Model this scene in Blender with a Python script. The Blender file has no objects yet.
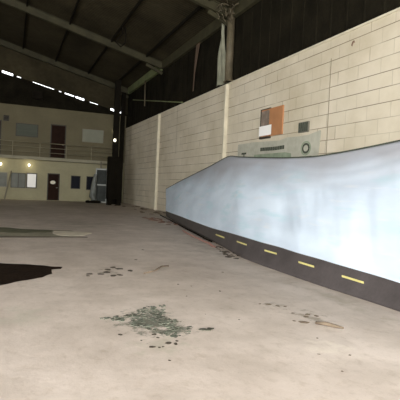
import bpy, bmesh, math, random
from mathutils import Vector, Matrix, noise
random.seed(7)
C = bpy.context.scene.collection
PI = math.pi
# ------------------------------------------------------------------ helpers
def mat(name, col, rough=0.8, metal=0.0, var=0.0, vscale=3.0, var2=0.0, v2scale=30.0, bump=0.0, bscale=40.0,
        emit=None, estr=1.0, spec=0.3, dark=None, stretch=(1, 1, 1)):
    m = bpy.data.materials.new(name); m.use_nodes = True
    nt = m.node_tree; N = nt.nodes; L = nt.links
    b = N['Principled BSDF']
    b.inputs['Roughness'].default_value = rough; b.inputs['Metallic'].default_value = metal
    b.inputs['Specular IOR Level'].default_value = spec
    b.inputs['Base Color'].default_value = (*col, 1)
    if emit:
        b.inputs['Emission Color'].default_value = (*emit, 1); b.inputs['Emission Strength'].default_value = estr
    tc = N.new('ShaderNodeTexCoord'); mp = N.new('ShaderNodeMapping'); mp.inputs['Scale'].default_value = stretch
    L.new(tc.outputs['Object'], mp.inputs['Vector'])
    vec = mp.outputs['Vector']
    if var > 0 or var2 > 0:
        def nz(sc, det=5):
            n = N.new('ShaderNodeTexNoise'); n.inputs['Scale'].default_value = sc; n.inputs['Detail'].default_value = det
            L.new(vec, n.inputs['Vector']); return n.outputs['Fac']
        def rng(o, a):
            r = N.new('ShaderNodeMapRange'); r.inputs['From Min'].default_value = .3; r.inputs['From Max'].default_value = .7
            r.inputs['To Min'].default_value = 1-a; r.inputs['To Max'].default_value = 1+a*.6
            L.new(o, r.inputs['Value']); return r.outputs['Result']
        mu = N.new('ShaderNodeMath'); mu.operation = 'MULTIPLY'
        L.new(rng(nz(vscale), var), mu.inputs[0]); L.new(rng(nz(v2scale), var2), mu.inputs[1])
        vm = N.new('ShaderNodeVectorMath'); vm.operation = 'SCALE'; vm.inputs[0].default_value = col
        L.new(mu.outputs[0], vm.inputs['Scale']); L.new(vm.outputs['Vector'], b.inputs['Base Color'])
    if bump > 0:
        n = N.new('ShaderNodeTexNoise'); n.inputs['Scale'].default_value = bscale; n.inputs['Detail'].default_value = 4
        L.new(vec, n.inputs['Vector'])
        bp = N.new('ShaderNodeBump'); bp.inputs['Strength'].default_value = bump; bp.inputs['Distance'].default_value = .03
        L.new(n.outputs['Fac'], bp.inputs['Height']); L.new(bp.outputs['Normal'], b.inputs['Normal'])
    return m

def box(bm, x0, x1, y0, y1, z0, z1, mi=0):
    vs = [bm.verts.new((x, y, z)) for x in (x0, x1) for y in (y0, y1) for z in (z0, z1)]
    for q in ((0,1,3,2),(4,6,7,5),(0,4,5,1),(2,3,7,6),(0,2,6,4),(1,5,7,3)):
        f = bm.faces.new([vs[i] for i in q]); f.material_index = mi
def tube(bm, pts, r, n=8, mi=0):
    pts = [Vector(p) for p in pts]; rs = r if isinstance(r, (list, tuple)) else [r]*len(pts)
    rings = []
    for i, p in enumerate(pts):
        d = (pts[min(i+1, len(pts)-1)] - pts[max(i-1, 0)]).normalized()
        a = d.orthogonal().normalized() if i == 0 else (a - d*a.dot(d)).normalized()
        c = d.cross(a)
        rings.append([bm.verts.new(p + (a*math.cos(2*PI*k/n) + c*math.sin(2*PI*k/n))*rs[i]) for k in range(n)])
    for A, B in zip(rings, rings[1:]):
        for k in range(n):
            f = bm.faces.new((A[k], A[(k+1) % n], B[(k+1) % n], B[k])); f.material_index = mi; f.smooth = True
    bm.faces.new(rings[0]).material_index = mi; bm.faces.new(rings[-1]).material_index = mi
def beam(bm, p, q, w, h, up=(0, 0, 1), mi=0):
    p, q = Vector(p), Vector(q); d = (q-p).normalized(); s = d.cross(Vector(up)).normalized(); u = s.cross(d)
    vs = [bm.verts.new(e + s*a*w/2 + u*b*h/2) for e in (p, q) for a in (-1, 1) for b in (-1, 1)]
    for k in ((0,1,3,2),(4,6,7,5),(0,4,5,1),(2,3,7,6),(0,2,6,4),(1,5,7,3)):
        bm.faces.new([vs[i] for i in k]).material_index = mi
def prism(bm, outline, z0, z1, mi=0, f=lambda x, y, z: (x, y, z)):
    n = len(outline)
    A = [bm.verts.new(f(x, y, z0)) for x, y in outline]; B = [bm.verts.new(f(x, y, z1)) for x, y in outline]
    bm.faces.new(A[::-1]).material_index = mi; bm.faces.new(B).material_index = mi
    for i in range(n): bm.faces.new((A[i], A[(i+1) % n], B[(i+1) % n], B[i])).material_index = mi
def obj(name, bm, mats, parent=None, bevel=0, smooth=False):
    bmesh.ops.recalc_face_normals(bm, faces=bm.faces)
    me = bpy.data.meshes.new(name); bm.to_mesh(me); bm.free()
    o = bpy.data.objects.new(name, me); C.objects.link(o)
    for m in (mats if isinstance(mats, (list, tuple)) else [mats]): me.materials.append(m)
    if parent: o.parent = parent
    if bevel:
        b = o.modifiers.new('bevel', 'BEVEL'); b.width = bevel; b.segments = 2; b.limit_method = 'ANGLE'
    if smooth:
        for p in me.polygons: p.use_smooth = True
    return o
def tag(o, label, cat, group=None, kind=None):
    o['label'] = label; o['category'] = cat
    if group: o['group'] = group
    if kind: o['kind'] = kind
    return o
def thing(name, label, cat, loc=(0, 0, 0), group=None):
    o = bpy.data.objects.new(name, None); C.objects.link(o); o.location = loc; o.empty_display_size = .2
    return tag(o, label, cat, group)
def struct(name, bm, m, parent=None, **k):
    o = obj(name, bm, m, parent, **k)
    if not parent: o['kind'] = 'structure'
    return o
def BB(*a, mi=0):
    bm = bmesh.new(); box(bm, *a, mi=mi); return bm

# ------------------------------------------------------------------ dimensions
D = 8.6          # inner face of the right-hand block wall
YB = 37.6        # face of the two-storey office block at the far end
XL = -20.0; YR = -5.0
WT = 6.12        # top of the block wall
EZ = 8.83        # underside of the eave beam
SL = 0.25        # roof slope
XR = -5.7        # ridge
def roofz(x): return 9.35 + SL*(D-x) if x > XR else 9.35 + SL*(D-XR) - SL*(XR-x)

# ------------------------------------------------------------------ materials
M = {}
M['steel'] = mat('painted_steel', (.046, .041, .020), .7, 0, .3, 2)
M['steel_dark'] = mat('rusted_dark_steel', (.010, .008, .005), .8, 0, .3, 3, spec=.08)
M['steel_lit_green'] = mat('green_lit_steel', (.16, .18, .08), .6, 0, .3, 1.2)  # greenish light on the far eave beam painted in; brace shares the tone
M['post'] = mat('weathered_post_paint', (.11, .09, .055), .6, 0, .35, 2, .15, 20)
M['concrete_post'] = mat('pale_cement_render', (.60, .55, .42), .85, 0, .15, 3)
M['black_sheet'] = mat('black_cladding_sheet', (.0125, .0105, .006), .9, 0, .5, 1.2, .25, 10, spec=.08)
M['dark_wood'] = mat('dark_brown_door_paint', (.022, .010, .006), .7, 0, .2, 4, spec=.08)
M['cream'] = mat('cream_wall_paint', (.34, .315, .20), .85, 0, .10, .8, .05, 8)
M['cream_upper'] = mat('dimmed_upper_wall_paint', (.155, .135, .080), .85, 0, .12, .8, .05, 8)  # dimmer light on the upper storey painted into the wall colour
M['slab'] = mat('greyed_slab_paint', (.30, .28, .20), .85, 0, .15, 2)
M['rail'] = mat('rail_paint', (.27, .24, .16), .6)
M['joint'] = mat('dirty_wall_joint', (.26, .22, .15), .9)
M['frame'] = mat('window_frame_grey', (.22, .20, .15), .5)
M['frame_dark'] = mat('window_frame_dark', (.05, .042, .03), .5)
M['glass_dark'] = mat('dark_window_glass', (.006, .007, .012), .5, spec=.1)
M['glass_door'] = mat('dusty_door_glass', (.05, .055, .05), .6, 0, .3, 2, spec=.1)
M['glass_grey'] = mat('dusty_grey_glass', (.12, .125, .10), .45, 0, .2, 2)
M['glass_blind'] = mat('grey_green_blind', (.075, .085, .060), .6, 0, .15, 1, stretch=(1, 1, 12))
M['board_pale'] = mat('pale_window_board', (.24, .245, .185), .7, 0, .08, 2)
M['bright_pane'] = mat('glowing_curtained_pane', (.75, .74, .70), .6, emit=(1, .98, .95), estr=.16)  # faint emission put in for the brightness of the pane
M['lamp'] = mat('lit_lamp_glass', (.9, .9, .8), .5, emit=(1, .93, .72), estr=4.0)
M['white'] = mat('white_paper', (.92, .91, .87), .7)
M['offwhite'] = mat('off_white_sign', (.75, .70, .58), .7)
M['alu'] = mat('aluminium_frame', (.26, .27, .25), .45, .2)
M['tarp_grey'] = mat('grey_plastic_sheet', (.17, .18, .16), .5, 0, .3, 2)
M['rack'] = mat('black_cabinet_paint', (.008, .0065, .004), .8, 0, .3, 2, spec=.05)
M['brown_board'] = mat('orange_brown_board', (.42, .20, .09), .7, 0, .15, 2)
M['photo'] = mat('faded_poster_print', (.24, .19, .15), .6, 0, .5, 3)
M['sw'] = mat('dark_louvre_grey', (.16, .15, .12), .6)
M['sign'] = mat('faded_sign_cloth', (.44, .43, .35), .8, 0, .18, .9, .1, 6)
M['sign_green'] = mat('sign_green_print', (.26, .31, .22), .8, 0, .25, 4)
M['ink'] = mat('dark_ink_print', (.06, .07, .05), .8, 0, .3, 8)
M['plastic_white'] = mat('dirty_white_plastic', (.26, .26, .19), .6, 0, .3, 2)
M['ribbon'] = mat('faded_red_ribbon', (.11, .075, .05), .7)
M['soil'] = mat('wet_black_soil', (.016, .009, .005), .8, 0, .5, 5, .4, 30, spec=.08, bump=.6, bscale=20)
M['moss'] = mat('grey_green_flaked_paint', (.13, .14, .105), .8, 0, .45, 4, .35, 20)
M['moss_dark'] = mat('dark_flake', (.07, .068, .05), .8, 0, .4, 6)
M['strip_grey'] = mat('old_grey_green_strip', (.27, .25, .18), .8, 0, .3, 1.5, .2, 10)
M['strip_dark'] = mat('dark_green_worn_strip', (.12, .12, .07), .8, 0, .35, 2, .2, 10)
M['strip_pale'] = mat('pale_sand_patch', (.62, .56, .44), .85, 0, .2, 2)
M['rubble'] = mat('brown_rubble', (.15, .115, .08), .9, 0, .4, 6)
M['rubble_dark'] = mat('dark_rubble', (.06, .048, .035), .9, 0, .4, 6)
M['rubble_red'] = mat('reddish_rubble', (.20, .12, .085), .9, 0, .4, 6)
M['tape'] = mat('faded_red_tape', (.50, .26, .21), .7)

# floor : worn concrete, dusty pale traffic areas, brownish dirt, hairline dirt
def floor_mat():
    m = bpy.data.materials.new('worn_concrete_floor'); m.use_nodes = True; nt = m.node_tree; N = nt.nodes; L = nt.links
    b = N['Principled BSDF']; b.inputs['Roughness'].default_value = .62; b.inputs['Specular IOR Level'].default_value = .35
    tc = N.new('ShaderNodeTexCoord')
    def noise_(sc, det=6, st=(1, 1, 1), rough=.6):
        mp = N.new('ShaderNodeMapping'); mp.inputs['Scale'].default_value = st; L.new(tc.outputs['Object'], mp.inputs['Vector'])
        n = N.new('ShaderNodeTexNoise'); n.inputs['Scale'].default_value = sc; n.inputs['Detail'].default_value = det
        n.inputs['Roughness'].default_value = rough; L.new(mp.outputs['Vector'], n.inputs['Vector']); return n.outputs['Fac']
    def ramp(f, a, b_, ca, cb):
        r = N.new('ShaderNodeValToRGB'); r.color_ramp.elements[0].position = a; r.color_ramp.elements[1].position = b_
        r.color_ramp.elements[0].color = (*ca, 1); r.color_ramp.elements[1].color = (*cb, 1); L.new(f, r.inputs['Fac']); return r.outputs['Color']
    def mul(a, b_):
        x = N.new('ShaderNodeMix'); x.data_type = 'RGBA'; x.blend_type = 'MULTIPLY'; x.inputs['Factor'].default_value = 1
        L.new(a, x.inputs['A']); L.new(b_, x.inputs['B']); return x.outputs['Result']
    c = ramp(noise_(.35, 6, (1, .6, 1)), .32, .68, (.47, .40, .34), (.66, .58, .515))
    c = mul(c, ramp(noise_(1.6, 8), .30, .60, (.78, .77, .75), (1, 1, 1)))
    c = mul(c, ramp(noise_(9, 6, (1, .7, 1), .7), .30, .48, (.84, .82, .79), (1, 1, 1)))
    c = mul(c, ramp(noise_(45, 3), .28, .42, (.86, .85, .83), (1, 1, 1)))
    geo = N.new('ShaderNodeSeparateXYZ'); L.new(tc.outputs['Object'], geo.inputs[0])
    def mth(op, a, b_=None, c_=None):
        x = N.new('ShaderNodeMath'); x.operation = op
        for i, v in enumerate((a, b_, c_)):
            if v is None: continue
            if isinstance(v, (int, float)): x.inputs[i].default_value = v
            else: L.new(v, x.inputs[i])
        return x.outputs[0]
    def stain(c, cx, cy, rx, ry, col, nscale, amt=1.0, thr=.9, soft=.25, st=(1, 1, 1)):
        dx = mth('MULTIPLY', mth('ADD', geo.outputs['X'], -cx), 1/rx); dy = mth('MULTIPLY', mth('ADD', geo.outputs['Y'], -cy), 1/ry)
        d = mth('SQRT', mth('ADD', mth('MULTIPLY', dx, dx), mth('MULTIPLY', dy, dy)))
        v = mth('ADD', mth('MULTIPLY', noise_(nscale, 7, st, .7), 2.6), mth('MULTIPLY', d, -.75))
        r = N.new('ShaderNodeMapRange'); r.inputs['From Min'].default_value = thr; r.inputs['From Max'].default_value = thr+soft
        L.new(v, r.inputs['Value'])
        x = N.new('ShaderNodeMix'); x.data_type = 'RGBA'; L.new(mth('MULTIPLY', r.outputs[0], amt), x.inputs['Factor'])
        L.new(c, x.inputs['A']); x.inputs['B'].default_value = (*col, 1); return x.outputs['Result']
    c = stain(c, 1.45, 4.85, .46, .66, (.11, .115, .085), 9, .9, .80, .3)
    c = stain(c, 1.68, 4.55, .26, .30, (.10, .11, .08), 12, .9, .80, .3)
    c = stain(c, 1.6, 5.2, .30, .35, (.16, .165, .13), 12, .8, .9, .3)
    c = stain(c, 1.35, 4.1, .5, .4, (.40, .37, .29), 7, .6, .85, .4)
    c = stain(c, 1.6, 7.8, .5, .7, (.20, .18, .13), 6, .75, 1.05, .3)
    c = stain(c, 3.4, 4.6, .5, .7, (.20, .17, .12), 6, .7, 1.05, .3)
    c = stain(c, 3.3, 5.2, .4, .5, (.22, .19, .14), 8, .6, 1.05, .3)
    c = stain(c, 2.9, 3.6, .5, .6, (.70, .64, .54), 6, .5, .95, .4)
    c = stain(c, 4.6, 10.5, .9, 3.2, (.24, .20, .15), 2.5, .5, .9, .5)
    c = stain(c, 4.4, 5.2, .5, 3.2, (.30, .26, .19), 3, .5, .9, .5)
    c = stain(c, 2.2, 17, 2.8, 3.0, (.26, .25, .18), 1.3, .45, .9, .5)
    c = stain(c, 2.4, 8.0, .6, .5, (.26, .22, .16), 6, .5, 1.1, .3, (.6, 2, 1))
    c = stain(c, .2, 5.4, .8, .8, (.44, .42, .34), 3, .5, .9, .5)
    L.new(c, b.inputs['Base Color'])
    bp = N.new('ShaderNodeBump'); bp.inputs['Strength'].default_value = .25; bp.inputs['Distance'].default_value = .02
    L.new(noise_(6, 6), bp.inputs['Height']); L.new(bp.outputs['Normal'], b.inputs['Normal'])
    return m

def block_mat():
    m = bpy.data.materials.new('painted_block_masonry'); m.use_nodes = True; nt = m.node_tree; N = nt.nodes; L = nt.links
    b = N['Principled BSDF']; b.inputs['Roughness'].default_value = .8; b.inputs['Specular IOR Level'].default_value = .25
    tc = N.new('ShaderNodeTexCoord'); sp = N.new('ShaderNodeSeparateXYZ'); cb = N.new('ShaderNodeCombineXYZ')
    L.new(tc.outputs['Object'], sp.inputs[0])
    ad = N.new('ShaderNodeMath'); ad.operation = 'ADD'; ad.inputs[1].default_value = .33
    az = N.new('ShaderNodeMath'); az.operation = 'ADD'; az.inputs[1].default_value = -(WT-.70) + .387*40
    L.new(sp.outputs['Y'], ad.inputs[0]); L.new(sp.outputs['Z'], az.inputs[0])
    L.new(ad.outputs[0], cb.inputs['X']); L.new(az.outputs[0], cb.inputs['Y'])
    br = N.new('ShaderNodeTexBrick'); L.new(cb.outputs[0], br.inputs['Vector'])
    br.inputs['Scale'].default_value = 1; br.inputs['Brick Width'].default_value = .83; br.inputs['Row Height'].default_value = .387
    br.inputs['Mortar Size'].default_value = .011; br.inputs['Mortar Smooth'].default_value = .4; br.inputs['Bias'].default_value = -.1
    br.inputs['Color1'].default_value = (.60, .535, .415, 1); br.inputs['Color2'].default_value = (.68, .61, .485, 1)
    br.inputs['Mortar'].default_value = (.24, .20, .14, 1)
    # the joints are painted over in places
    n = N.new('ShaderNodeTexNoise'); n.inputs['Scale'].default_value = .75; n.inputs['Detail'].default_value = 4
    L.new(tc.outputs['Object'], n.inputs['Vector'])
    mr = N.new('ShaderNodeMapRange'); mr.inputs['From Min'].default_value = .36; mr.inputs['From Max'].default_value = .50
    L.new(n.outputs['Fac'], mr.inputs['Value'])
    m2 = N.new('ShaderNodeMath'); m2.operation = 'MULTIPLY'; m2.inputs[1].default_value = .75; L.new(mr.outputs[0], m2.inputs[0])
    m0 = N.new('ShaderNodeMix'); m0.data_type = 'RGBA'; m0.inputs['B'].default_value = (.62, .56, .44, 1)
    L.new(m2.outputs[0], m0.inputs['Factor']); L.new(br.outputs['Color'], m0.inputs['A'])
    b2 = N.new('ShaderNodeTexBrick'); L.new(cb.outputs[0], b2.inputs['Vector'])
    b2.inputs['Scale'].default_value = 1; b2.inputs['Brick Width'].default_value = 500; b2.inputs['Row Height'].default_value = .387
    b2.inputs['Mortar Size'].default_value = .012; b2.inputs['Mortar Smooth'].default_value = .3
    n3 = N.new('ShaderNodeTexNoise'); n3.inputs['Scale'].default_value = .55; n3.inputs['Detail'].default_value = 5
    mp3 = N.new('ShaderNodeMapping'); mp3.inputs['Scale'].default_value = (1, .5, 2.2); mp3.inputs['Location'].default_value = (3, 1.0, 0)
    L.new(tc.outputs['Object'], mp3.inputs['Vector']); L.new(mp3.outputs['Vector'], n3.inputs['Vector'])
    r3 = N.new('ShaderNodeMapRange'); r3.inputs['From Min'].default_value = .42; r3.inputs['From Max'].default_value = .56
    L.new(n3.outputs['Fac'], r3.inputs['Value'])
    m3 = N.new('ShaderNodeMath'); m3.operation = 'MULTIPLY'; L.new(r3.outputs[0], m3.inputs[0]); L.new(b2.outputs['Fac'], m3.inputs[1])
    mx = N.new('ShaderNodeMix'); mx.data_type = 'RGBA'; mx.inputs['B'].default_value = (.22, .185, .13, 1)
    L.new(m3.outputs[0], mx.inputs['Factor']); L.new(m0.outputs['Result'], mx.inputs['A'])
    n2 = N.new('ShaderNodeTexNoise'); n2.inputs['Scale'].default_value = .5; n2.inputs['Detail'].default_value = 8; n2.inputs['Roughness'].default_value = .65
    L.new(tc.outputs['Object'], n2.inputs['Vector'])
    r = N.new('ShaderNodeValToRGB'); r.color_ramp.elements[0].position = .3; r.color_ramp.elements[1].position = .6
    r.color_ramp.elements[0].color = (.80, .78, .72, 1); L.new(n2.outputs['Fac'], r.inputs['Fac'])
    mm = N.new('ShaderNodeMix'); mm.data_type = 'RGBA'; mm.blend_type = 'MULTIPLY'; mm.inputs['Factor'].default_value = 1
    L.new(mx.outputs['Result'], mm.inputs['A']); L.new(r.outputs['Color'], mm.inputs['B'])
    L.new(mm.outputs['Result'], b.inputs['Base Color'])
    bp = N.new('ShaderNodeBump'); bp.inputs['Strength'].default_value = .4; bp.inputs['Distance'].default_value = .02; bp.invert = True
    L.new(br.outputs['Fac'], bp.inputs['Height']); L.new(bp.outputs['Normal'], b.inputs['Normal'])
    return m

def roof_mat():
    m = mat('corrugated_roof_sheet', (.046, .038, .021), .85, 0, .5, .35, .2, 4, spec=.1)
    nt = m.node_tree; N = nt.nodes; L = nt.links; b = N['Principled BSDF']
    tc = N.new('ShaderNodeTexCoord'); w = N.new('ShaderNodeTexWave'); w.bands_direction = 'Y'; w.inputs['Scale'].default_value = 1.6
    L.new(tc.outputs['Object'], w.inputs['Vector'])
    bp = N.new('ShaderNodeBump'); bp.inputs['Strength'].default_value = .5; bp.inputs['Distance'].default_value = .05
    L.new(w.outputs['Fac'], bp.inputs['Height']); L.new(bp.outputs['Normal'], b.inputs['Normal'])
    return m
M['floor'] = floor_mat(); M['block'] = block_mat(); M['roof'] = roof_mat()
M['outer'] = mat('plain_render_wall', (.45, .41, .32), .85, 0, .15, 1)

# ------------------------------------------------------------------ shell
struct('floor', BB(XL-1, D+1, YR-3, YB+8, -.3, 0), M['floor'])
bm = bmesh.new(); box(bm, D, D+.3, YR, YB+8, 0, WT-.06)
struct('wall_right', bm, M['block'])
struct('trim_1', BB(D-.03, D+.34, YR, YB+.0, WT-.06, WT), M['concrete_post'])   # cement capping on the block wall
# black corrugated cladding above the block wall (real ribs)
bm = bmesh.new(); ys = []; y = YR; pts = []
k = 0
while y < YB:
    pts.append((y, 0 if k % 2 == 0 else .0)); y += .42; k += 1
y = YR; prof = []
while y < YB-.5:
    prof += [(D+.10, y), (D+.10, y+.60), (D+.085, y+.62), (D+.085, y+.68)]; y += .72
prof.append((D+.10, YB+.3))
a = [bm.verts.new((x, yy, WT)) for x, yy in prof]; c = [bm.verts.new((x, yy, EZ+.6)) for x, yy in prof]
a2 = [bm.verts.new((x+.03, yy, WT)) for x, yy in prof]; c2 = [bm.verts.new((x+.03, yy, EZ+.6)) for x, yy in prof]
for i in range(len(prof)-1):
    bm.faces.new((a[i], a[i+1], c[i+1], c[i])); bm.faces.new((a2[i], a2[i+1], c2[i+1], c2[i]))
    bm.faces.new((a[i], a[i+1], a2[i+1], a2[i])); bm.faces.new((c[i], c[i+1], c2[i+1], c2[i]))
struct('wall_right_upper', bm, M['black_sheet'])
# far wall: box of the office block, with black gable cladding above; a slit under the upper sheet lets the sky in
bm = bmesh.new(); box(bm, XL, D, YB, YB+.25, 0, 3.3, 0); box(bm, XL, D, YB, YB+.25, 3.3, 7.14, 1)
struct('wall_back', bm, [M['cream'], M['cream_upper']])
gaps = [(-.89, -.13, .17), (.15, .44, .06), (1.29, 2.84, .045), (3.22, 3.40, .05), (3.67, 4.37, .10), (4.50, 5.16, .14), (5.62, 6.26, .04), (7.28, 7.74, .17), (7.86, 8.36, .12)]
for i in range(12): gaps.append((-2.2-i*1.4, -1.5-i*1.4, .1))
def gz(x): return 9.33 - .235*(x+.13) if x > XR else 9.33 - .235*(XR+.13) + .235*(x-XR)
xs = sorted(set([XL, XR, D, D+.35] + [g[0] for g in gaps] + [g[1] for g in gaps]))
bm = bmesh.new(); bu = bmesh.new()
for x0, x1 in zip(xs, xs[1:]):
    h = 0
    for g in gaps:
        if g[0] <= x0+1e-6 and x1 <= g[1]+1e-6: h = g[2]
    t = .5*h
    zb = 7.14 if x1 <= D else WT+.001
    prism(bm, [(x0, zb), (x1, zb), (x1, gz(x1)-t), (x0, gz(x0)-t)], YB+.02, YB+.07, f=lambda x, z, y: (x, y, z))
    prism(bu, [(x0, gz(x0)+t), (x1, gz(x1)+t), (x1, roofz(x1)+.1), (x0, roofz(x0)+.1)], YB+.02, YB+.07, f=lambda x, z, y: (x, y, z))
struct('wall_back_gable', bm, M['black_sheet']); struct('wall_back_gable_upper', bu, M['roof'])
# left wall, rear wall with the open roller-door bay the daylight comes through
bm = bmesh.new(); box(bm, XL-.3, XL, YR, -4, 0, 9.4); box(bm, XL-.3, XL, 10, YB+8, 0, 9.4); box(bm, XL-.3, XL, -4, 10, 5.8, 9.4)  # unseen left opening added to let side light in
struct('wall_left', bm, M['outer'])
bm = bmesh.new()
box(bm, XL, -12, YR-.3, YR, 0, 9); box(bm, 6.5, D+.3, YR-.3, YR, 0, 9); box(bm, -12, 6.5, YR-.3, YR, 5.8, 9)
prism(bm, [(XL, 9), (D+.3, 9), (D+.3, 9.3), (XR, roofz(XR)), (XL, 9.3)], YR-.3, YR, f=lambda x, z, y: (x, y, z))
struct('wall_front', bm, M['outer'])
# roof
bm = bmesh.new()
for xa, xb in ((XR, D+.5), (XL-.5, XR)):
    vs = [bm.verts.new((x, y, roofz(x)+dz)) for x in (xa, xb) for y in (YR-.5, YB+.3) for dz in (0, .05)]
    for q in ((0,1,3,2),(4,6,7,5),(0,4,5,1),(2,3,7,6),(0,2,6,4),(1,5,7,3)): bm.faces.new([vs[i] for i in q])
struct('ceiling', bm, M['roof'])

# ------------------------------------------------------------------ steelwork
def ibeam(bm, p, q, w, h, mi=0):
    p, q = Vector(p), Vector(q); d = (q-p).normalized(); s = d.cross(Vector((0, 0, 1))).normalized(); u = s.cross(d)
    beam(bm, p+u*(h/2-.02), q+u*(h/2-.02), w, .03); beam(bm, p-u*(h/2-.02), q-u*(h/2-.02), w, .03); beam(bm, p, q, .03, h-.04)
for y, lab in ((18.25, 'nearest sloping steel roof rafter, ending at the wide brown post'),
               (28.0, 'middle sloping steel roof rafter, above the slim pale wall post'),
               (37.1, 'farthest sloping steel roof rafter, just before the dark gable')):
    t = thing('roof_rafter', lab, 'rafter', (XR, y, roofz(XR)-.3), 'sloping steel rafters under the roof')
    o = Vector(t.location)
    for s_, xe in ((1, D-.02), (-1, XL)):
        bm = bmesh.new(); ibeam(bm, Vector((XR+.0*s_, y, roofz(XR)-.27))-o, Vector((xe, y, roofz(xe)-.27))-o, .22, .42)
        obj('rafter_arm', bm, M['steel'], t)
    bm = bmesh.new(); beam(bm, Vector((D-1.1, y, roofz(D-1.1)-.60))-o, Vector((D-.02, y, roofz(D)-.75))-o, .10, .16)
    obj('haunch', bm, M['steel'], t)
# lengthwise purlins
for x in (7.5, 5.3, 2.85, .5, -1.9, -4.3):
    bm = bmesh.new(); box(bm, -.035, .035, YR, YB, -.16, 0)
    o = obj('roof_purlin', bm, M['steel_dark']); o.location = (x, 0, roofz(x)+.0)
    tag(o, {7.5: 'dark roof purlin closest to the black clad wall', 5.3: 'dark roof purlin beside the dangling loop of cable',
            2.85: 'dark roof purlin, third out from the black clad wall', .5: 'dark roof purlin near the left edge of the photo'}.get(x, 'dark roof purlin beyond the left edge of the photo'),
        'purlin', 'dark purlins running lengthwise under the roof')
# eave beam
bm = bmesh.new(); box(bm, D-.12, D+.05, YR, 27.8, EZ, EZ+.5); 
tag(obj('eave_beam', bm, M['steel']), 'long olive brown steel eave beam above the black cladding', 'beam')
bm = bmesh.new(); box(bm, D-.12, D+.05, 28.2, 36.9, EZ, EZ+.5)
tag(obj('eave_beam', bm, M['steel_lit_green']), 'short eave beam in the farthest roof bay, greenish light painted on', 'beam')
# posts
t = thing('wall_post', 'wide brown round post standing above the pale concrete pier', 'post', (D-.02, 18.0, WT))
bm = bmesh.new(); tube(bm, [(-.10, 0, 0), (-.10, 0, 3.1)], .17, 14); obj('pipe', bm, M['post'], t)
bm = bmesh.new(); box(bm, -.24, .04, -.24, .24, 0, .05); obj('base_plate', bm, M['post'], t)
bm = bmesh.new(); tube(bm, [(-.13, .26, .1), (-.13, .26, 3.0)], .035, 8); obj('conduit', bm, M['steel_dark'], t)
def pier(y, lab, w=.22):
    bm = bmesh.new(); box(bm, D-.16, D-.001, y-w/2, y+w/2, 0, WT-.06)
    tag(obj('concrete_pier', bm, M['concrete_post'], bevel=.015), lab, 'pier')
pier(18.2, 'slim pale concrete pier at the left end of the faded wall sign', .13)
pier(28.1, 'slim pale concrete pier between the banner end and the office', .22)
bm = bmesh.new(); box(bm, D-.10, D+.02, -.12, .12, 0, 2.75)
o = obj('wall_post', bm, M['post']); o.location = (D-.01, 28.1, WT); tag(o, 'square brown steel post standing above the far pale pier', 'post')
bm = bmesh.new(); box(bm, -.15, .15, -.15, .15, 0, 8.9)
o = obj('corner_column', bm, M['steel_dark']); o.location = (D-.42, 37.0, 0); tag(o, 'tall dark steel column in the far right corner', 'column')
bm = bmesh.new(); box(bm, -.2, .2, -.16, .16, 0, 9.2)
o = obj('roof_column', bm, M['steel_dark']); o.location = (7.12, 34.3, 0); tag(o, 'tall dark column rising behind the black cabinet to the roof', 'column')
bm = bmesh.new(); beam(bm, (D+.01, 35.5, 8.15), (D+.01, 24.1, 6.2), .06, .09, up=(1, 0, 0))
tag(obj('diagonal_brace', bm, M['steel_lit_green']), 'thin slanting brace across the black cladding', 'brace')
bm = bmesh.new(); tube(bm, [(D-.16, 31.5, 8.83), (D-.16, 31.4, 7.05)], .05, 8)
tag(obj('hanging_rod', bm, M['post']), 'short upright rod hanging on the black cladding left of the slim post', 'rod')
# reddish ribbon
bm = bmesh.new(); P_ = [(D-.06, 21.95, 8.85), (D-.05, 22.15, 8.1), (D-.05, 22.3, 7.4), (D-.04, 22.38, 6.5)]; W_ = (.22, .16, .06, .04)
for (p, w), (q, v) in zip(list(zip(P_, W_)), list(zip(P_[1:], W_[1:]))):
    prism(bm, [(p[1]-w, p[2]), (p[1]+w, p[2]), (q[1]+v, q[2]), (q[1]-v, q[2])], D-.06, D-.04, f=lambda y, z, x: (x, y, z))
tag(obj('hanging_ribbon', bm, M['ribbon']), 'faded reddish cloth strip dangling from the eave beam', 'ribbon')
# white plastic strip hanging beside the wide post
bm = bmesh.new(); n = 14; V = []
for i in range(n+1):
    k = i/n; z = 8.9 - 2.78*k; half = .06 + .36*k**1.5; yc = 18.72 - .02*k
    V.append([bm.verts.new((D-.10-.05*math.sin(j*1.7+i*.5)-.02*j, yc-half+2*half*j/6, z)) for j in range(7)])
for i in range(n):
    for j in range(6): bm.faces.new((V[i][j], V[i][j+1], V[i+1][j+1], V[i+1][j]))
o = obj('plastic_sheet', bm, M['plastic_white'], smooth=True); s = o.modifiers.new('solid', 'SOLIDIFY'); s.thickness = .012
tag(o, 'dirty white plastic strip hanging beside the wide brown post', 'plastic sheet')
# looped cable under the roof
bm = bmesh.new(); cy = 25.0
tube(bm, [(5.3, cy, roofz(5.3)-.16), (5.35, cy, 9.7), (5.1, cy, 9.4), (4.95, cy-.1, 9.15), (5.25, cy, 8.95), (5.5, cy, 9.2), (5.5, cy, 9.6), (5.42, cy, roofz(5.42)-.1)], .045, 6)
tag(obj('hanging_cable', bm, M['steel_dark']), 'loop of black cable dangling under the roof', 'cable')
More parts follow.
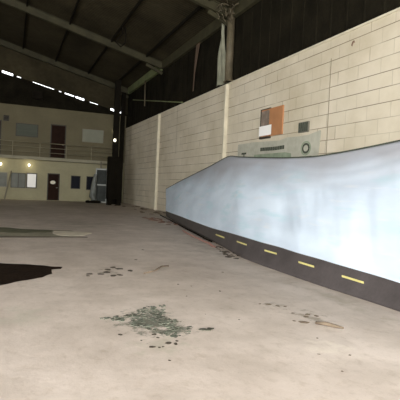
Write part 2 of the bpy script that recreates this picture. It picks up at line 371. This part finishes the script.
# twiggy tangle at the head of the wide post (bird nest of wire and rag)
bm = bmesh.new()
for i in range(34):
    a = random.uniform(0, 2*PI); r = random.uniform(.1, .5); c0 = Vector((D-.35, 17.9, 9.0))
    p = c0 + Vector((-.1+.2*math.cos(a), r*math.sin(a)*1.0, random.uniform(-.3, .3)))
    q = p + Vector((random.uniform(-.2, .2), random.uniform(-.5, .5), random.uniform(-.3, .3)))
    q.x = min(q.x, D-.06); tube(bm, [p, (p+q)/2+Vector((0, 0, .06)), q], .022, 5)
tag(obj('wire_tangle', bm, M['post']), 'tangle of pale wire around the head of the wide post', 'wire')

# ------------------------------------------------------------------ office facade
def win(n, x0, x1, z0, z1, pane, frame, th=.06, mull=0):
    t = bmesh.new()
    box(t, x0, x1, YB-.06, YB, z0, z0+th); box(t, x0, x1, YB-.06, YB, z1-th, z1)
    box(t, x0, x0+th, YB-.06, YB, z0+th, z1-th); box(t, x1-th, x1, YB-.06, YB, z0+th, z1-th)
    for k in range(mull):
        xm = x0 + (x1-x0)*(k+1)/(mull+1); box(t, xm-.025, xm+.025, YB-.055, YB, z0+th, z1-th)
    o = struct('window_%d' % n, t, frame)
    obj('pane', BB(x0+th, x1-th, YB-.03, YB-.005, z0+th, z1-th), pane, o)
    return o
win(1, .20, 1.80, 4.80, 5.78, M['glass_blind'], M['frame_dark'])
win(2, 5.12, 6.80, 4.76, 5.80, M['board_pale'], M['frame'], .04)
win(3, -1.6, -.26, .91, 2.02, M['glass_grey'], M['frame'], .05, 1)
win(4, -.02, 1.04, .89, 2.02, M['glass_grey'], M['frame_dark'], .04, 1)
win(5, 1.08, 1.84, .90, 2.06, M['bright_pane'], M['frame_dark'], .07)
win(6, 4.38, 5.11, .99, 2.03, M['glass_dark'], M['frame_dark'], .05)
win(7, 5.58, 6.15, .95, 2.04, M['glass_dark'], M['frame_dark'], .05)
def door(n, x0, x1, z0, z1):
    t = bmesh.new(); th = .07
    box(t, x0-th, x0, YB-.06, YB, z0, z1+th); box(t, x1, x1+th, YB-.06, YB, z0, z1+th); box(t, x0, x1, YB-.06, YB, z1, z1+th)
    o = struct('door_%d' % n, t, M['frame_dark'])
    bm = bmesh.new(); box(bm, x0, x1, YB-.04, YB-.005, z0+.01, z1)
    for zz in (z0+.15, z0+(z1-z0)*.55): box(bm, x0+.12, x1-.12, YB-.05, YB-.04, zz, zz+(z1-z0)*.35)
    lf = obj('door_leaf', bm, M['dark_wood'], o, bevel=.004)
    h = bmesh.new(); tube(h, [(x1-.08, YB-.12, z0+1.0), (x1-.20, YB-.12, z0+1.0)], .015); tube(h, [(x1-.08, YB-.12, z0+1.0), (x1-.08, YB-.04, z0+1.0)], .012)
    obj('handle', h, M['alu'], lf)
door(1, 2.68, 3.46, 0.02, 2.05); door(2, 2.78, 3.80, 3.36, 5.86); door(3, -1.9, -.86, 3.36, 5.82)
bm = bmesh.new(); tube(bm, [(3.02, YB-.085, 1.42), (3.02, YB-.055, 1.42)], .17, 24); bmesh.ops.scale(bm, vec=(1.15, 1, .82), verts=bm.verts, space=Matrix.Translation((-3.02, 0, -1.42)))
tag(obj('door_sign', bm, M['offwhite']), 'white oval sign on the brown ground floor door', 'sign')
# vent hole in the upper wall
t = bmesh.new(); box(t, -.68, -.28, YB-.05, YB, 5.86, 6.28); o = obj('wall_vent', t, M['frame_dark'])
tag(o, 'small square black vent high on the office wall', 'vent')
t = bmesh.new()
for k in range(4): beam(t, (-.64, YB-.06, 5.92+k*.1), (-.32, YB-.06, 5.92+k*.1), .02, .05, up=(0, -1, 1))
obj('louvre', t, M['steel_dark'], o)
# balcony slab + railing
YF = YB-1.1; f = YF/YB
struct('trim_2', BB(XL, D-.9, YF, YB, 3.06, 3.28), M['slab'])
rz = lambda z: 1.5+(z-1.5)*f
t = thing('balcony_railing', 'dull metal railing with thin rails along the office balcony', 'railing', (0, YF+.05, 3.28))
for z, r in ((4.42, .035), (4.06, .022), (3.68, .022)):
    bm = bmesh.new(); tube(bm, [(XL, 0, rz(z)-3.28), (D-.95, 0, rz(z)-3.28)], r, 8); obj('rail', bm, M['rail'], t)
for x in [D-.97-1.9*k for k in range(8)]:
    bm = bmesh.new(); tube(bm, [(x, 0, 0), (x, 0, rz(4.42)-3.28)], .03, 8); obj('rail_post', bm, M['rail'], t)
# wall lamps
def lamp(x, z, lab, s=1, watt=0, y=YB, g=None):
    t = thing('wall_lamp', lab, 'lamp', (x, y, z), g)
    bm = bmesh.new(); box(bm, -.06*s, .06*s, -.05, 0, -.08*s, .08*s); obj('backplate', bm, M['frame'], t)
    bm = bmesh.new(); bmesh.ops.create_uvsphere(bm, u_segments=16, v_segments=10, radius=.11*s, matrix=Matrix.Translation((0, -.05-.09*s, 0)) @ Matrix.Diagonal((1, .8, 1.25, 1)))
    obj('lamp_shade', bm, M['lamp'], t, smooth=True)
    if watt:
        l = bpy.data.lights.new('lamp_light', 'POINT'); l.energy = watt; l.color = (1, .86, .55); l.shadow_soft_size = .15
        o = bpy.data.objects.new('lamp_light', l); C.objects.link(o); o.parent = t; o.location = (0, -.45, 0)
lamp(1.24, 2.66, 'small lit wall lamp above the bright curtained window', .7, 6)
lamp(-.75, 2.62, 'small lit wall lamp at the left edge of the ground floor', .7, 5)
lamp(7.62, 5.84, 'tiny lit lamp high on the wall right of the pale board', .7, 0)
lamp(7.0, 4.75, 'tiny lit lamp on the dark column above the cabinet', .8, 0, 34.14)
# extractor box hung on the gable
bm = bmesh.new(); box(bm, 1.32, 2.05, YB-.35, YB+.02, 7.70, 8.30); box(bm, 1.42, 1.95, YB-.37, YB-.35, 7.8, 8.2)
tag(obj('extractor_box', bm, M['steel_dark'], bevel=.01), 'black box fixed under the slit of daylight on the gable', 'box')
# pipe leaning on the ground floor windows
bm = bmesh.new(); tube(bm, [(-.40, YB-.62, .0), (-.25, YB-.4, .8), (.0, YB-.08, 2.15)], .045, 8)
tag(obj('leaning_pole', bm, M['frame']), 'thin curved pole leaning against the ground floor windows', 'pole')
# aluminium door leaning near the corner, with plastic sheeting bundled at its left
t = thing('aluminium_door', 'pale aluminium framed glass door standing beside the black cabinet', 'door', (6.05, 36.15, 0))
t.rotation_euler = (0, math.radians(0), math.radians(-14))
Wd, Hd = 1.0, 2.9
for nm, a in (('stile', (0, .09, 0, .06, 0, Hd-.22)), ('stile', (Wd-.16, Wd, 0, .06, 0, Hd+.05)), ('rail', (.09, Wd-.16, 0, .06, 0, .12)),
              ('rail', (.09, Wd-.16, 0, .06, 1.35, 1.45)), ('rail', (.09, Wd-.16, 0, .06, Hd-.34, Hd-.22))):
    obj(nm, BB(*a), M['alu'], t, bevel=.006)
obj('glass_pane', BB(.09, Wd-.16, .02, .035, .12, Hd-.34), M['glass_door'], t)
bm = bmesh.new(); tube(bm, [(.38, .04, Hd-.22), (.38, .04, Hd+.3)], .06, 8); obj('top_bracket', bm, M['frame'], t)
bm = bmesh.new(); V = []
for i in range(13):
    k = i/12; z = .12+2.1*k; bulge = math.sin(PI*min(1, k*1.05))
    xc = 5.95 - .38*(1-k)**.7*(1 if k > .12 else .5)
    V.append([bm.verts.new((xc + (6.14-xc)*j/6, 36.0 - .16*math.sin(PI*j/6)+.05*math.sin(i*1.1+j), z)) for j in range(7)])
for i in range(12):
    for j in range(6): bm.faces.new((V[i][j], V[i][j+1], V[i+1][j+1], V[i+1][j]))
o = obj('plastic_sheeting', bm, M['tarp_grey'], smooth=True); s = o.modifiers.new('solid', 'SOLIDIFY'); s.thickness = .03
tag(o, 'crumpled grey plastic sheeting slumped against the aluminium door', 'plastic sheet')
bm = bmesh.new()
for i in range(7):
    bmesh.ops.create_icosphere(bm, subdivisions=2, radius=random.uniform(.10, .17), matrix=Matrix.Translation((5.45+.14*i, 35.55+random.uniform(-.08, .08), .08)) @ Matrix.Diagonal((1.3, 1, .8, 1)))
tag(obj('sack_roll', bm, M['rack'], smooth=True), 'dark rolled sacking on the floor under the grey sheeting', 'sack')
# black cabinet on legs
t = thing('tall_cabinet', 'tall black cabinet on short legs before the far corner', 'cabinet', (6.85, 32.9, 0))
obj('body', BB(-.50, .50, -.32, .32, .40, 3.46), M['rack'], t, bevel=.02)
for x in (-.49, .01):
    d_ = obj('cabinet_door', BB(x+.01, x+.47, -.345, -.322, .45, 3.40), M['rack'], t, bevel=.006)
    bm = bmesh.new(); tube(bm, [(x+(.42 if x < -.2 else .06), -.375, 1.7), (x+(.42 if x < -.2 else .06), -.375, 1.95)], .012); tube(bm, [(x+(.42 if x < -.2 else .06), -.375, 1.8), (x+(.42 if x < -.2 else .06), -.34, 1.8)], .01)
    obj('handle', bm, M['steel_dark'], d_)
for x in (-.32, .34):
    obj('leg', BB(x-.14, x+.14, -.28, .28, 0, .40), M['rack'], t)

# ------------------------------------------------------------------ fittings on the block wall
X = D
t = thing('notice_board', 'orange brown board fixed on the block wall above the faded sign', 'board', (X-.03, 14.4, 3.5))
obj('board', BB(-.02, .028, -.75, .72, 0, 1.0), M['brown_board'], t, bevel=.005)
obj('poster', BB(-.028, -.021, .14, .70, .30, .95), M['photo'], t)
bm = bmesh.new(); box(bm, -.04, .03, .72, .75, -.02, 1.02); box(bm, -.04, .03, .1, .75, 1.0, 1.03); obj('frame', bm, M['frame_dark'], t)
obj('ledge', BB(-.06, .03, .05, .75, -.07, 0), M['frame_dark'], t)
o = obj('paper_notice', BB(-.008, .0, -.43, .43, 0, .36), M['white']); o.location = (X-.07, 14.76, 3.54)
tag(o, 'blank white sheet pinned on the lower left of the brown board', 'paper')
t = thing('wall_louvre', 'small grey louvred vent right of the brown board', 'vent', (X, 12.4, 3.44))
obj('frame', BB(-.05, 0, -.27, .27, -.0, .33), M['sw'], t)
bm = bmesh.new()
for k in range(5): box(bm, -.065, -.05, -.24+k*.105, -.18+k*.105, .02, .31)
obj('louvre', bm, M['ink'], t)
bm = bmesh.new(); prism(bm, [(10.38, 5.66), (10.34, 5.75), (10.27, 5.77), (10.23, 5.69), (10.28, 5.71), (10.32, 5.67), (10.33, 5.61)], D-.008, D-.001, f=lambda y, z, x: (x, y, z))
tag(obj('paint_smear', bm, M['rubble_red']), 'small reddish paint smear near the top of the block wall', 'smear')
# faded cloth sign
t = thing('wall_banner', 'faded grey green cloth sign with round logo behind the big banner', 'sign', (X-.02, 0, 0))
bm = bmesh.new()
out = [(16.95, 2.3), (16.95, 3.36), (15.8, 3.37), (14.6, 3.32), (13.8, 3.29), (13.3, 3.36), (12.7, 3.33), (12.1, 3.34), (11.54, 3.42), (11.50, 3.36), (11.62, 2.3)]
prism(bm, out, -.015, 0, f=lambda y, z, x: (x, y, z)); obj('sign_cloth', bm, M['sign'], t)
bm = bmesh.new(); prism(bm, [(15.6, 2.3), (15.55, 2.88), (13.4, 2.86), (13.03, 2.80), (13.0, 2.3)], -.02, -.0155, f=lambda y, z, x: (x, y, z)); obj('printed_strip', bm, M['sign_green'], t)
bm = bmesh.new(); y = 15.1
while y > 13.5:                         # one line of bold illegible capitals
    w = random.uniform(.09, .14); z0 = 2.975 + .01*math.sin(y*3)
    box(bm, -.02, -.0155, y-w, y, z0, z0+.13); y -= w+.018
obj('lettering', bm, M['ink'], t)
def ring(bm, cy, cz, ry, rz_, w, n=24):
    for i in range(n):
        a0, a1 = 2*PI*i/n, 2*PI*(i+1)/n
        prism(bm, [(cy+ry*math.cos(a0), cz+rz_*math.sin(a0)), (cy+ry*math.cos(a1), cz+rz_*math.sin(a1)), (cy+(ry-w)*math.cos(a1), cz+(rz_-w)*math.sin(a1)), (cy+(ry-w)*math.cos(a0), cz+(rz_-w)*math.sin(a0))], -.021, -.0155, f=lambda y, z, x: (x, y, z))
bm = bmesh.new(); ring(bm, 12.22, 2.92, .20, .17, .07); box(bm, -.022, -.0155, 11.9, 12.55, 2.62, 2.67)
obj('logo', bm, M['ink'], t)
bm = bmesh.new(); ring(bm, 12.22, 2.92, .27, .23, .05); obj('logo_rim', bm, M['sign_green'], t)
bm = bmesh.new(); box(bm, -.021, -.0155, 16.35, 16.42, 2.7, 3.0); box(bm, -.021, -.0155, 16.2, 16.6, 2.93, 3.0); obj('small_mark', bm, M['ink'], t)
# vertical joints run down the masonry
for y in (11.23, 24.8):
    bm = bmesh.new(); box(bm, D-.004, D+.01, y-.014, y+.014, 0 if y < 12 else 3.4, 5.5 if y < 12 else WT-.1); struct('trim_%d' % (3 if y < 12 else 4), bm, M['joint'])

# ------------------------------------------------------------------ big printed banner
ST = [
(166, 7.41,22.43, 8.00,24.44,1.37, 0.172),
(178, 6.46,17.93, 7.70,21.65,1.74, 0.167),
(190, 5.95,15.24, 7.40,19.25,2.01, 0.154),
(210, 5.45,12.31, 7.00,16.13,2.35, 0.136),
(228, 5.05,10.26, 6.60,13.76,2.58, 0.149),
(240, 4.82,9.17, 6.35,12.40,2.49, 0.166),
(260, 4.74,8.13, 6.15,10.84,2.39, 0.172),
(280, 4.73,7.36, 6.00,9.60,2.32, 0.176),
(300, 4.72,6.71, 5.90,8.62,2.28, 0.173),
(317, 4.72,6.21, 5.85,7.94,2.27, 0.171),
(340, 4.74,5.67, 5.80,7.16,2.30, 0.163),
(370, 4.77,5.07, 5.75,6.31,2.35, 0.153),
(400, 4.78,4.53, 5.70,5.60,2.40, 0.144),
(430, 4.79,4.07, 5.70,5.03,2.45, 0.136),
(480, 4.81,3.43, 5.70,4.25,2.52, 0.125),
]
def interp(u):
    u = max(0, min(len(ST)-1.0001, u)); i = int(u); k = u-i
    P0, P1, P2, P3 = ST[max(i-1, 0)], ST[i], ST[i+1], ST[min(i+2, len(ST)-1)]
    r = []
    for j in range(1, 7):
        a, b, c, d = P0[j], P1[j], P2[j], P3[j]
        # Hermite with limited tangents
        m1 = (c-a)/2; m2 = (d-b)/2; h = k*k*(3-2*k)
        v = (2*k**3-3*k*k+1)*b + (k**3-2*k*k+k)*m1*.8 + (-2*k**3+3*k*k)*c + (k**3-k*k)*m2*.8
        r.append(v)
    return r
SKY, ROAD, YEL = 0, 1, 2
bm = bmesh.new(); NU = 260; NR, NS = 6, 44
rows = []
def bpoint(u, v, off=0.0):
    bx, by, tx, ty, tz, br = interp(u)
    p = Vector((bx, by, 0.004)).lerp(Vector((tx, ty, tz)), v)
    s = u*.9
    amp = math.sin(PI*min(1, v))**.8
    w = .035*amp*noise.noise(Vector((s*1.0, v*2.2, 3.1))) + .004*amp*noise.noise(Vector((s*3, v*6+s*1.5, 9)))
    # long sagging folds under the top edge
    for c0, a_ in ((.08, .012), (.16, .010), (.27, .006)):
        cc = 1 - c0 - .05*math.sin(u*.8)
        w += a_*math.exp(-((v-cc)/.03)**2) * (1 if u > 4 else .3)
    p.x -= w*1.6 + off; p.y -= w*.3
    return p
for i in range(NU+1):
    u = i/NU*(len(ST)-1); br = interp(u)[5]
    vs = [br*j/NR for j in range(NR)] + [br + (1-br)*j/NS for j in range(NS+1)]
    rows.append([bm.verts.new(bpoint(u, v)) for v in vs])
for i in range(NU):
    for j in range(NR+NS):
        f_ = bm.faces.new((rows[i][j], rows[i+1][j], rows[i+1][j+1], rows[i][j+1])); f_.smooth = True
        f_.material_index = ROAD if j < NR else SKY
def u_of_px(px):
    for i in range(len(ST)-1):
        if ST[i][0] <= px <= ST[i+1][0]: return i + (px-ST[i][0])/(ST[i+1][0]-ST[i][0])
for u0, u1, v0, v1 in [(3.333, 3.778, 0.565, 0.654), (4.75, 5.375, 0.635, 0.699), (6.275, 6.825, 0.652, 0.721), (7.95, 8.824, 0.604, 0.678), (10.1, 10.8, 0.573, 0.651)
]:
    n = 6
    A = []
    for i in range(n+1):
        u = u0+(u1-u0)*i/n; 
        br = interp(u)[5]
        A.append((bm.verts.new(bpoint(u, br*v0, .006)), bm.verts.new(bpoint(u, br*v1, .006))))
    for i in range(n):
        bm.faces.new((A[i][0], A[i+1][0], A[i+1][1], A[i][1])).material_index = YEL
me = bpy.data.meshes.new('printed_banner'); bm.to_mesh(me); bm.free()
o = bpy.data.objects.new('printed_banner', me); C.objects.link(o)
def sky_print():
    m = bpy.data.materials.new('printed_sky_vinyl'); m.use_nodes = True; nt = m.node_tree; N = nt.nodes; L = nt.links
    b = N['Principled BSDF']; b.inputs['Roughness'].default_value = .5; b.inputs['Specular IOR Level'].default_value = .35
    tc = N.new('ShaderNodeTexCoord')
    def nz(sc, st, det=5):
        mp = N.new('ShaderNodeMapping'); mp.inputs['Scale'].default_value = st; L.new(tc.outputs['Object'], mp.inputs['Vector'])
        n = N.new('ShaderNodeTexNoise'); n.inputs['Scale'].default_value = sc; n.inputs['Detail'].default_value = det; L.new(mp.outputs['Vector'], n.inputs['Vector']); return n.outputs['Fac']
    def mix(fac, A, B, lo, hi):
        r = N.new('ShaderNodeMapRange'); r.inputs['From Min'].default_value = lo; r.inputs['From Max'].default_value = hi; L.new(fac, r.inputs['Value'])
        x = N.new('ShaderNodeMix'); x.data_type = 'RGBA'; L.new(r.outputs[0], x.inputs['Factor'])
        for s_, v in (('A', A), ('B', B)):
            if isinstance(v, tuple): x.inputs[s_].default_value = (*v, 1)
            else: L.new(v, x.inputs[s_])
        return x.outputs['Result']
    c = mix(nz(.8, (1, .5, 1.6)), (.52, .60, .69), (.65, .74, .83), .38, .62)
    c = mix(nz(1.7, (1, .45, 2.6)), c, (.47, .64, .71), .54, .76)
    c = mix(nz(2.4, (1, .4, 3.4)), c, (.66, .70, .74), .60, .76)
    # grey printed haze along the top third
    sp = N.new('ShaderNodeSeparateXYZ'); L.new(tc.outputs['Object'], sp.inputs[0])
    ad = N.new('ShaderNodeMath'); ad.operation = 'MULTIPLY_ADD'; ad.inputs[1].default_value = .8; L.new(nz(.9, (1, .6, 1)), ad.inputs[0]); L.new(sp.outputs['Z'], ad.inputs[2])
    c = mix(ad.outputs[0], c, (.37, .38, .41), 1.95, 2.6)
    L.new(c, b.inputs['Base Color']); return m
me.materials.append(sky_print()); me.materials.append(mat('printed_asphalt_vinyl', (.070, .060, .058), .5, 0, .2, 2, .1, 20)); me.materials.append(mat('printed_yellow', (.58, .52, .20), .6, 0, .15, 8))
s = o.modifiers.new('solid', 'SOLIDIFY'); s.thickness = .006; s.offset = 0
tag(o, 'huge pale blue sky banner with dark road border and yellow dashes', 'banner')
o2 = bmesh.new(); tube(o2, [bpoint(i/60*(len(ST)-1), 1)+Vector((.0, 0, .008)) for i in range(61)], .016, 6)
obj('top_hem', o2, M['ink'], o)

# ------------------------------------------------------------------ marks and debris on the floor
def ragged(pts, n=5, amp=.05, seed=0):
    out = []
    for i, p in enumerate(pts):
        q = pts[(i+1) % len(pts)]
        for k in range(n):
            t_ = k/n; x = p[0]+(q[0]-p[0])*t_; y = p[1]+(q[1]-p[1])*t_
            out.append((x+amp*noise.noise(Vector((x*4+seed, y*4, 1.3))), y+2*amp*noise.noise(Vector((x*4, y*4+seed, 7.7)))))
    return out
def patch(name, pts, m, label, cat, amp=.05, z=.006, n=5, seed=0, kind=None):
    bm = bmesh.new(); prism(bm, ragged(pts, n, amp, seed), .0, z); o = obj(name, bm, m); tag(o, label, cat, kind=kind); return o
patch('soil_patch', [(-2.5, 9.1), (-.13, 8.85), (.20, 8.72), (.55, 8.52), (.68, 8.42), (.90, 8.32), (.86, 8.16), (.70, 8.12), (.66, 7.80), (.50, 7.50), (.2, 7.30), (-.09, 7.05), (-2.5, 6.3)],
      M['soil'], 'large black wet soil patch in the concrete floor at left', 'soil', .035, .008, 6)
patch('old_floor_strip', [(-5, 15.6), (-.2, 15.5), (.5, 14.9), (1.0, 14.9), (1.7, 14.7), (2.05, 14.1), (1.85, 13.2), (1.2, 12.9), (-.2, 12.8), (-5, 12.8)],
      M['strip_grey'], 'long grey green worn strip across the floor at left', 'floor patch', .06, .004, 8, 3)
patch('dark_floor_strip', [(-5, 15.5), (-.2, 15.45), (.6, 14.95), (1.2, 14.8), (1.15, 14.1), (.4, 13.9), (-.2, 14.0), (-5, 14.0)], M['strip_dark'], 'darker green band along the back of the worn floor strip', 'floor patch', .06, .007, 8, 5)
patch('sand_patch', [(1.25, 14.5), (2.0, 14.4), (2.3, 14.0), (2.0, 13.3), (1.35, 13.2), (1.15, 13.8)], M['strip_pale'], 'pale sandy patch at the right end of the grey green strip', 'floor patch', .05, .008, 5, 8)
bm = bmesh.new(); prism(bm, ragged([(-5, 12.8), (2.0, 12.95), (2.0, 12.85), (-5, 12.62)], 10, .02), 0, .012)
tag(obj('floor_edge', bm, M['rubble_dark']), 'thin dark edge line along the front of the grey green strip', 'floor edge')
# crumbling grey-green patch: many overlapping thin flakes
bm = bmesh.new()
def inpoly(x, y, P):
    r = False
    for i in range(len(P)):
        (a, b), (c, d) = P[i], P[i-1]
        if (b > y) != (d > y) and x < (c-a)*(y-b)/(d-b)+a: r = not r
    return r
GP = [(.93, 5.12), (1.25, 5.15), (1.62, 5.50), (1.90, 5.52), (1.78, 5.30), (1.72, 5.05), (1.78, 4.80), (1.85, 4.58), (1.72, 4.30), (1.52, 4.28), (1.40, 4.55), (1.20, 4.85)]
cnt = 0
while cnt < 420:
    x, y = random.uniform(.95, 1.95), random.uniform(4.2, 5.6)
    if not inpoly(x, y, GP): continue
    if noise.noise(Vector((x*9, y*4, 2))) < -.12: continue
    cnt += 1; r = random.uniform(.006, .024); a0 = random.uniform(0, PI)
    pts = [(x+r*random.uniform(.6, 1.2)*math.cos(a0+2*PI*k/7)*1.25, y+r*random.uniform(.6, 1.2)*math.sin(a0+2*PI*k/7)) for k in range(7)]
    prism(bm, pts, 0, random.uniform(.002, .007), mi=0 if random.random() < .8 else 1)
for (x, y) in ((1.93, 4.45), (1.98, 4.42), (2.02, 4.45)):
    prism(bm, [(x+.04*math.cos(2*PI*k/7)*random.uniform(.6, 1.3), y+.03*math.sin(2*PI*k/7)*random.uniform(.6, 1.3)) for k in range(7)], 0, .01, mi=1)
tag(obj('flaked_paint_patch', bm, [M['moss'], M['moss_dark']]), 'crumbled grey green flake patch in the middle of the foreground floor', 'floor patch', kind='stuff')
# loose chips
def chip_mesh(seed, m, nm='concrete_chip'):
    rr = random.Random(seed); bm = bmesh.new(); bmesh.ops.create_icosphere(bm, subdivisions=2, radius=1)
    for v in bm.verts: v.co *= 1+.45*noise.noise(v.co*1.7+Vector((seed*3.1, 0, 0))); v.co.z = max(v.co.z*.45, -.2)+.2
    me = bpy.data.meshes.new(nm); bm.to_mesh(me); bm.free(); me.materials.append(m); return me
chips_d = [chip_mesh(i, M['rubble_dark']) for i in range(4)]; chips_b = [chip_mesh(i+9, M['rubble']) for i in range(3)]; chips_r = [chip_mesh(i+19, M['rubble_red']) for i in range(2)]
placed = []
def chips(lst, meshes, label, group, cat='debris', name='concrete_chip'):
    for i, (x, y, r) in enumerate(lst):
        if any((x-a)**2+(y-b)**2 < (1.25*(r+c))**2 for a, b, c in placed): continue
        placed.append((x, y, r))
        o = bpy.data.objects.new(name, meshes[i % len(meshes)]); C.objects.link(o)
        o.location = (x, y, 0); o.scale = (r*random.uniform(.9, 1.6), r*random.uniform(.7, 1.1), r*.45); o.rotation_euler = (0, 0, random.uniform(0, 6))
        tag(o, label, cat, group)
chips([(1.06, 4.50, .022), (1.39, 4.42, .026), (1.40, 4.32, .016), (1.27, 4.08, .024), (1.33, 4.05, .016), (1.45, 4.14, .028), (1.51, 4.10, .026), (1.41, 4.16, .02), (1.55, 4.18, .018), (1.32, 3.72, .012), (1.22, 4.28, .012), (1.37, 4.06, .012)],
      chips_d, 'small dark chip on the floor just in front of the flaked patch', 'dark chips before the flaked patch')
chips([(1.42, 7.62, .04), (1.55, 7.75, .06), (1.62, 8.0, .05), (1.72, 7.9, .07), (1.82, 8.05, .05), (1.60, 7.45, .05), (1.72, 7.5, .04), (1.98, 7.85, .06), (1.25, 7.65, .05), (1.20, 7.5, .03), (1.75, 8.2, .05), (1.66, 7.7, .05), (1.5, 7.5, .04)],
      chips_d, 'dark chip in the scatter right of the wet soil', 'dark chips right of the soil patch')
rr = random.Random(4); L_ = []
for i in range(46):
    k = rr.random(); L_.append((5.30-.42*k+rr.uniform(-.10, .05), 11.2-1.9*k+rr.uniform(-.12, .12), rr.uniform(.03, .085)))
chips([(x-.20, y, r) for x, y, r in L_ if y < 10.9], chips_d, 'dark lump in the rubble along the middle of the banner foot', 'dark rubble at the banner foot', name='rubble_lump')
chips([(5.22+rr.uniform(-.15, .1)+.5*k/16, 11.2+2.2*k/16, rr.uniform(.03, .06)) for k in range(16)], chips_b, 'brown lump by the reddish tape at the banner foot', 'brown rubble by the tape', name='rubble_lump')
chips([(6.05+rr.uniform(-.35, .25)+.1*k/30, 18.6+rr.uniform(-1.6, 2.2), rr.uniform(.06, .15)) for k in range(34)], chips_r, 'reddish brick lump heaped near the far end of the banner', 'reddish rubble near the banner end', name='brick_lump')
chips([(7.1+rr.uniform(-.3, 1.2), 23.2+rr.uniform(0, 9), rr.uniform(.08, .2)) for k in range(22)], chips_b, 'brown lump strewn along the foot of the block wall', 'brown rubble along the wall foot', name='rubble_lump')
chips([(3.20, 4.42, .045), (3.12, 4.5, .02), (3.22, 5.25, .03), (3.30, 5.15, .025), (3.38, 5.1, .02), (3.12, 5.3, .018), (3.37, 4.62, .03), (3.45, 4.7, .035), (3.52, 4.62, .03), (3.3, 4.8, .02), (2.72, 3.5, .012), (3.0, 3.4, .014), (2.66, 3.1, .012), (3.0, 3.9, .012)],
      chips_b, 'brown crumb on the right foreground floor near the short stick', 'brown crumbs on the right foreground')
chips([(2.44, 6.65, .02), (2.6, 6.5, .015), (2.30, 5.9, .014), (2.9, 6.1, .018), (2.5, 4.7, .012), (2.2, 5.0, .01), (2.38, 9.0, .03), (2.9, 10.4, .03), (3.6, 7.5, .02)], chips_d,
      'lone dark speck on open floor between flaked patch and banner', 'dark specks on the open floor')
bm = bmesh.new(); tube(bm, [(3.29, 4.32, .022), (3.36, 4.24, .03), (3.43, 4.16, .02), (3.48, 4.07, .02)], [.018, .024, .022, .012], 7)
tag(obj('short_stick', bm, M['rubble']), 'short brown stick lying on the right foreground floor', 'stick')
bm = bmesh.new(); tube(bm, [(2.15, 7.55, .012), (2.4, 7.75, .012), (2.65, 8.15, .012), (2.8, 8.2, .012)], .016, 6)
tag(obj('thin_twig', bm, M['rubble']), 'thin brown twig lying mid floor right of the dark chips', 'twig')
# reddish tape lying along the banner foot
bm = bmesh.new(); T_ = [(5.55, 14.9), (5.30, 13.8), (5.22, 13.0), (5.10, 12.4), (5.05, 11.8), (4.98, 11.3), (4.90, 10.9), (4.80, 10.5)]
V = []
for i, (x, y) in enumerate(T_):
    z = .012+.02*(i % 2); w = .035; V.append([bm.verts.new((x-w, y-w*.5, z)), bm.verts.new((x+w, y+w*.5, z+.01))])
for a, b in zip(V, V[1:]): bm.faces.new((a[0], b[0], b[1], a[1]))
o = obj('red_tape', bm, M['tape']); s = o.modifiers.new('solid', 'SOLIDIFY'); s.thickness = .01
tag(o, 'faded reddish tape lying along the foot of the banner', 'tape')
chips([(4.92+.02*k+rr.uniform(-.14, .0)-.012*k, 10.4-.13*k+rr.uniform(-.1, .1), rr.uniform(.05, .11)) for k in range(14)] + [(4.62+rr.uniform(-.1, .05), 9.6-.11*k, rr.uniform(.05, .09)) for k in range(7)],
      chips_d, 'dark clod in the biggest heap where the banner foot bends', 'dark clods at the bend of the banner foot', name='soil_clod')
# thin black hose snaking from the banner end
bm = bmesh.new(); H_ = [(7.15, 22.6), (6.55, 19.2), (6.05, 16.4), (5.80, 15.05), (5.52, 13.4), (5.32, 12.3), (5.24, 11.7)]
tube(bm, [(x+.0, y, .03) for x, y in H_], .022, 7); tag(obj('black_hose', bm, M['rack'], smooth=True), 'thin black hose lying along the far foot of the banner', 'hose')

# ------------------------------------------------------------------ light
w = bpy.data.worlds.new('overcast_sky'); bpy.context.scene.world = w; w.use_nodes = True
bg = w.node_tree.nodes['Background']; bg.inputs['Color'].default_value = (.95, .98, 1.0, 1); bg.inputs['Strength'].default_value = 3.0
def area(name, loc, rot, sx, sy, e, col):
    l = bpy.data.lights.new(name, 'AREA'); l.shape = 'RECTANGLE'; l.size = sx; l.size_y = sy; l.energy = e; l.color = col
    o = bpy.data.objects.new(name, l); C.objects.link(o); o.location = loc; o.rotation_euler = rot
# daylight entering through the open door bay behind the camera
area('daylight_doorway', (-2.75, YR-.1, 2.95), (math.radians(90), 0, 0), 18, 5.6, 3300, (1, .98, .95))
# added side fill from an unseen opening in the left wall, brightens the banner
area('daylight_left_fill', (XL+.1, 3.0, 3.0), (math.radians(90), 0, math.radians(-90)), 14, 5.6, 1500, (.97, .99, 1))

# ------------------------------------------------------------------ camera
R = [[0.9239037154810272, 0.03388723350276775, 0.3811214766001547], [-0.37971612433099494, -0.04138704847205552, 0.9241768105410458], [0.04709128840243954, -0.9985683590141943, -0.02537011888615505]]
cd = bpy.data.cameras.new('camera'); cam = bpy.data.objects.new('camera', cd); C.objects.link(cam)
cd.sensor_width = 36; cd.lens = 36*460/400; cd.clip_end = 200
Mx = Matrix(((R[0][0], -R[0][1], -R[0][2], 0), (R[1][0], -R[1][1], -R[1][2], 0), (R[2][0], -R[2][1], -R[2][2], 1.5), (0, 0, 0, 1)))
cam.matrix_world = Mx
sc = bpy.context.scene; sc.camera = cam
sc.view_settings.view_transform = 'Standard'; sc.view_settings.look = 'None'; sc.view_settings.gamma = 1
sc.view_settings.use_curve_mapping = False; sc.view_settings.exposure = 0.40
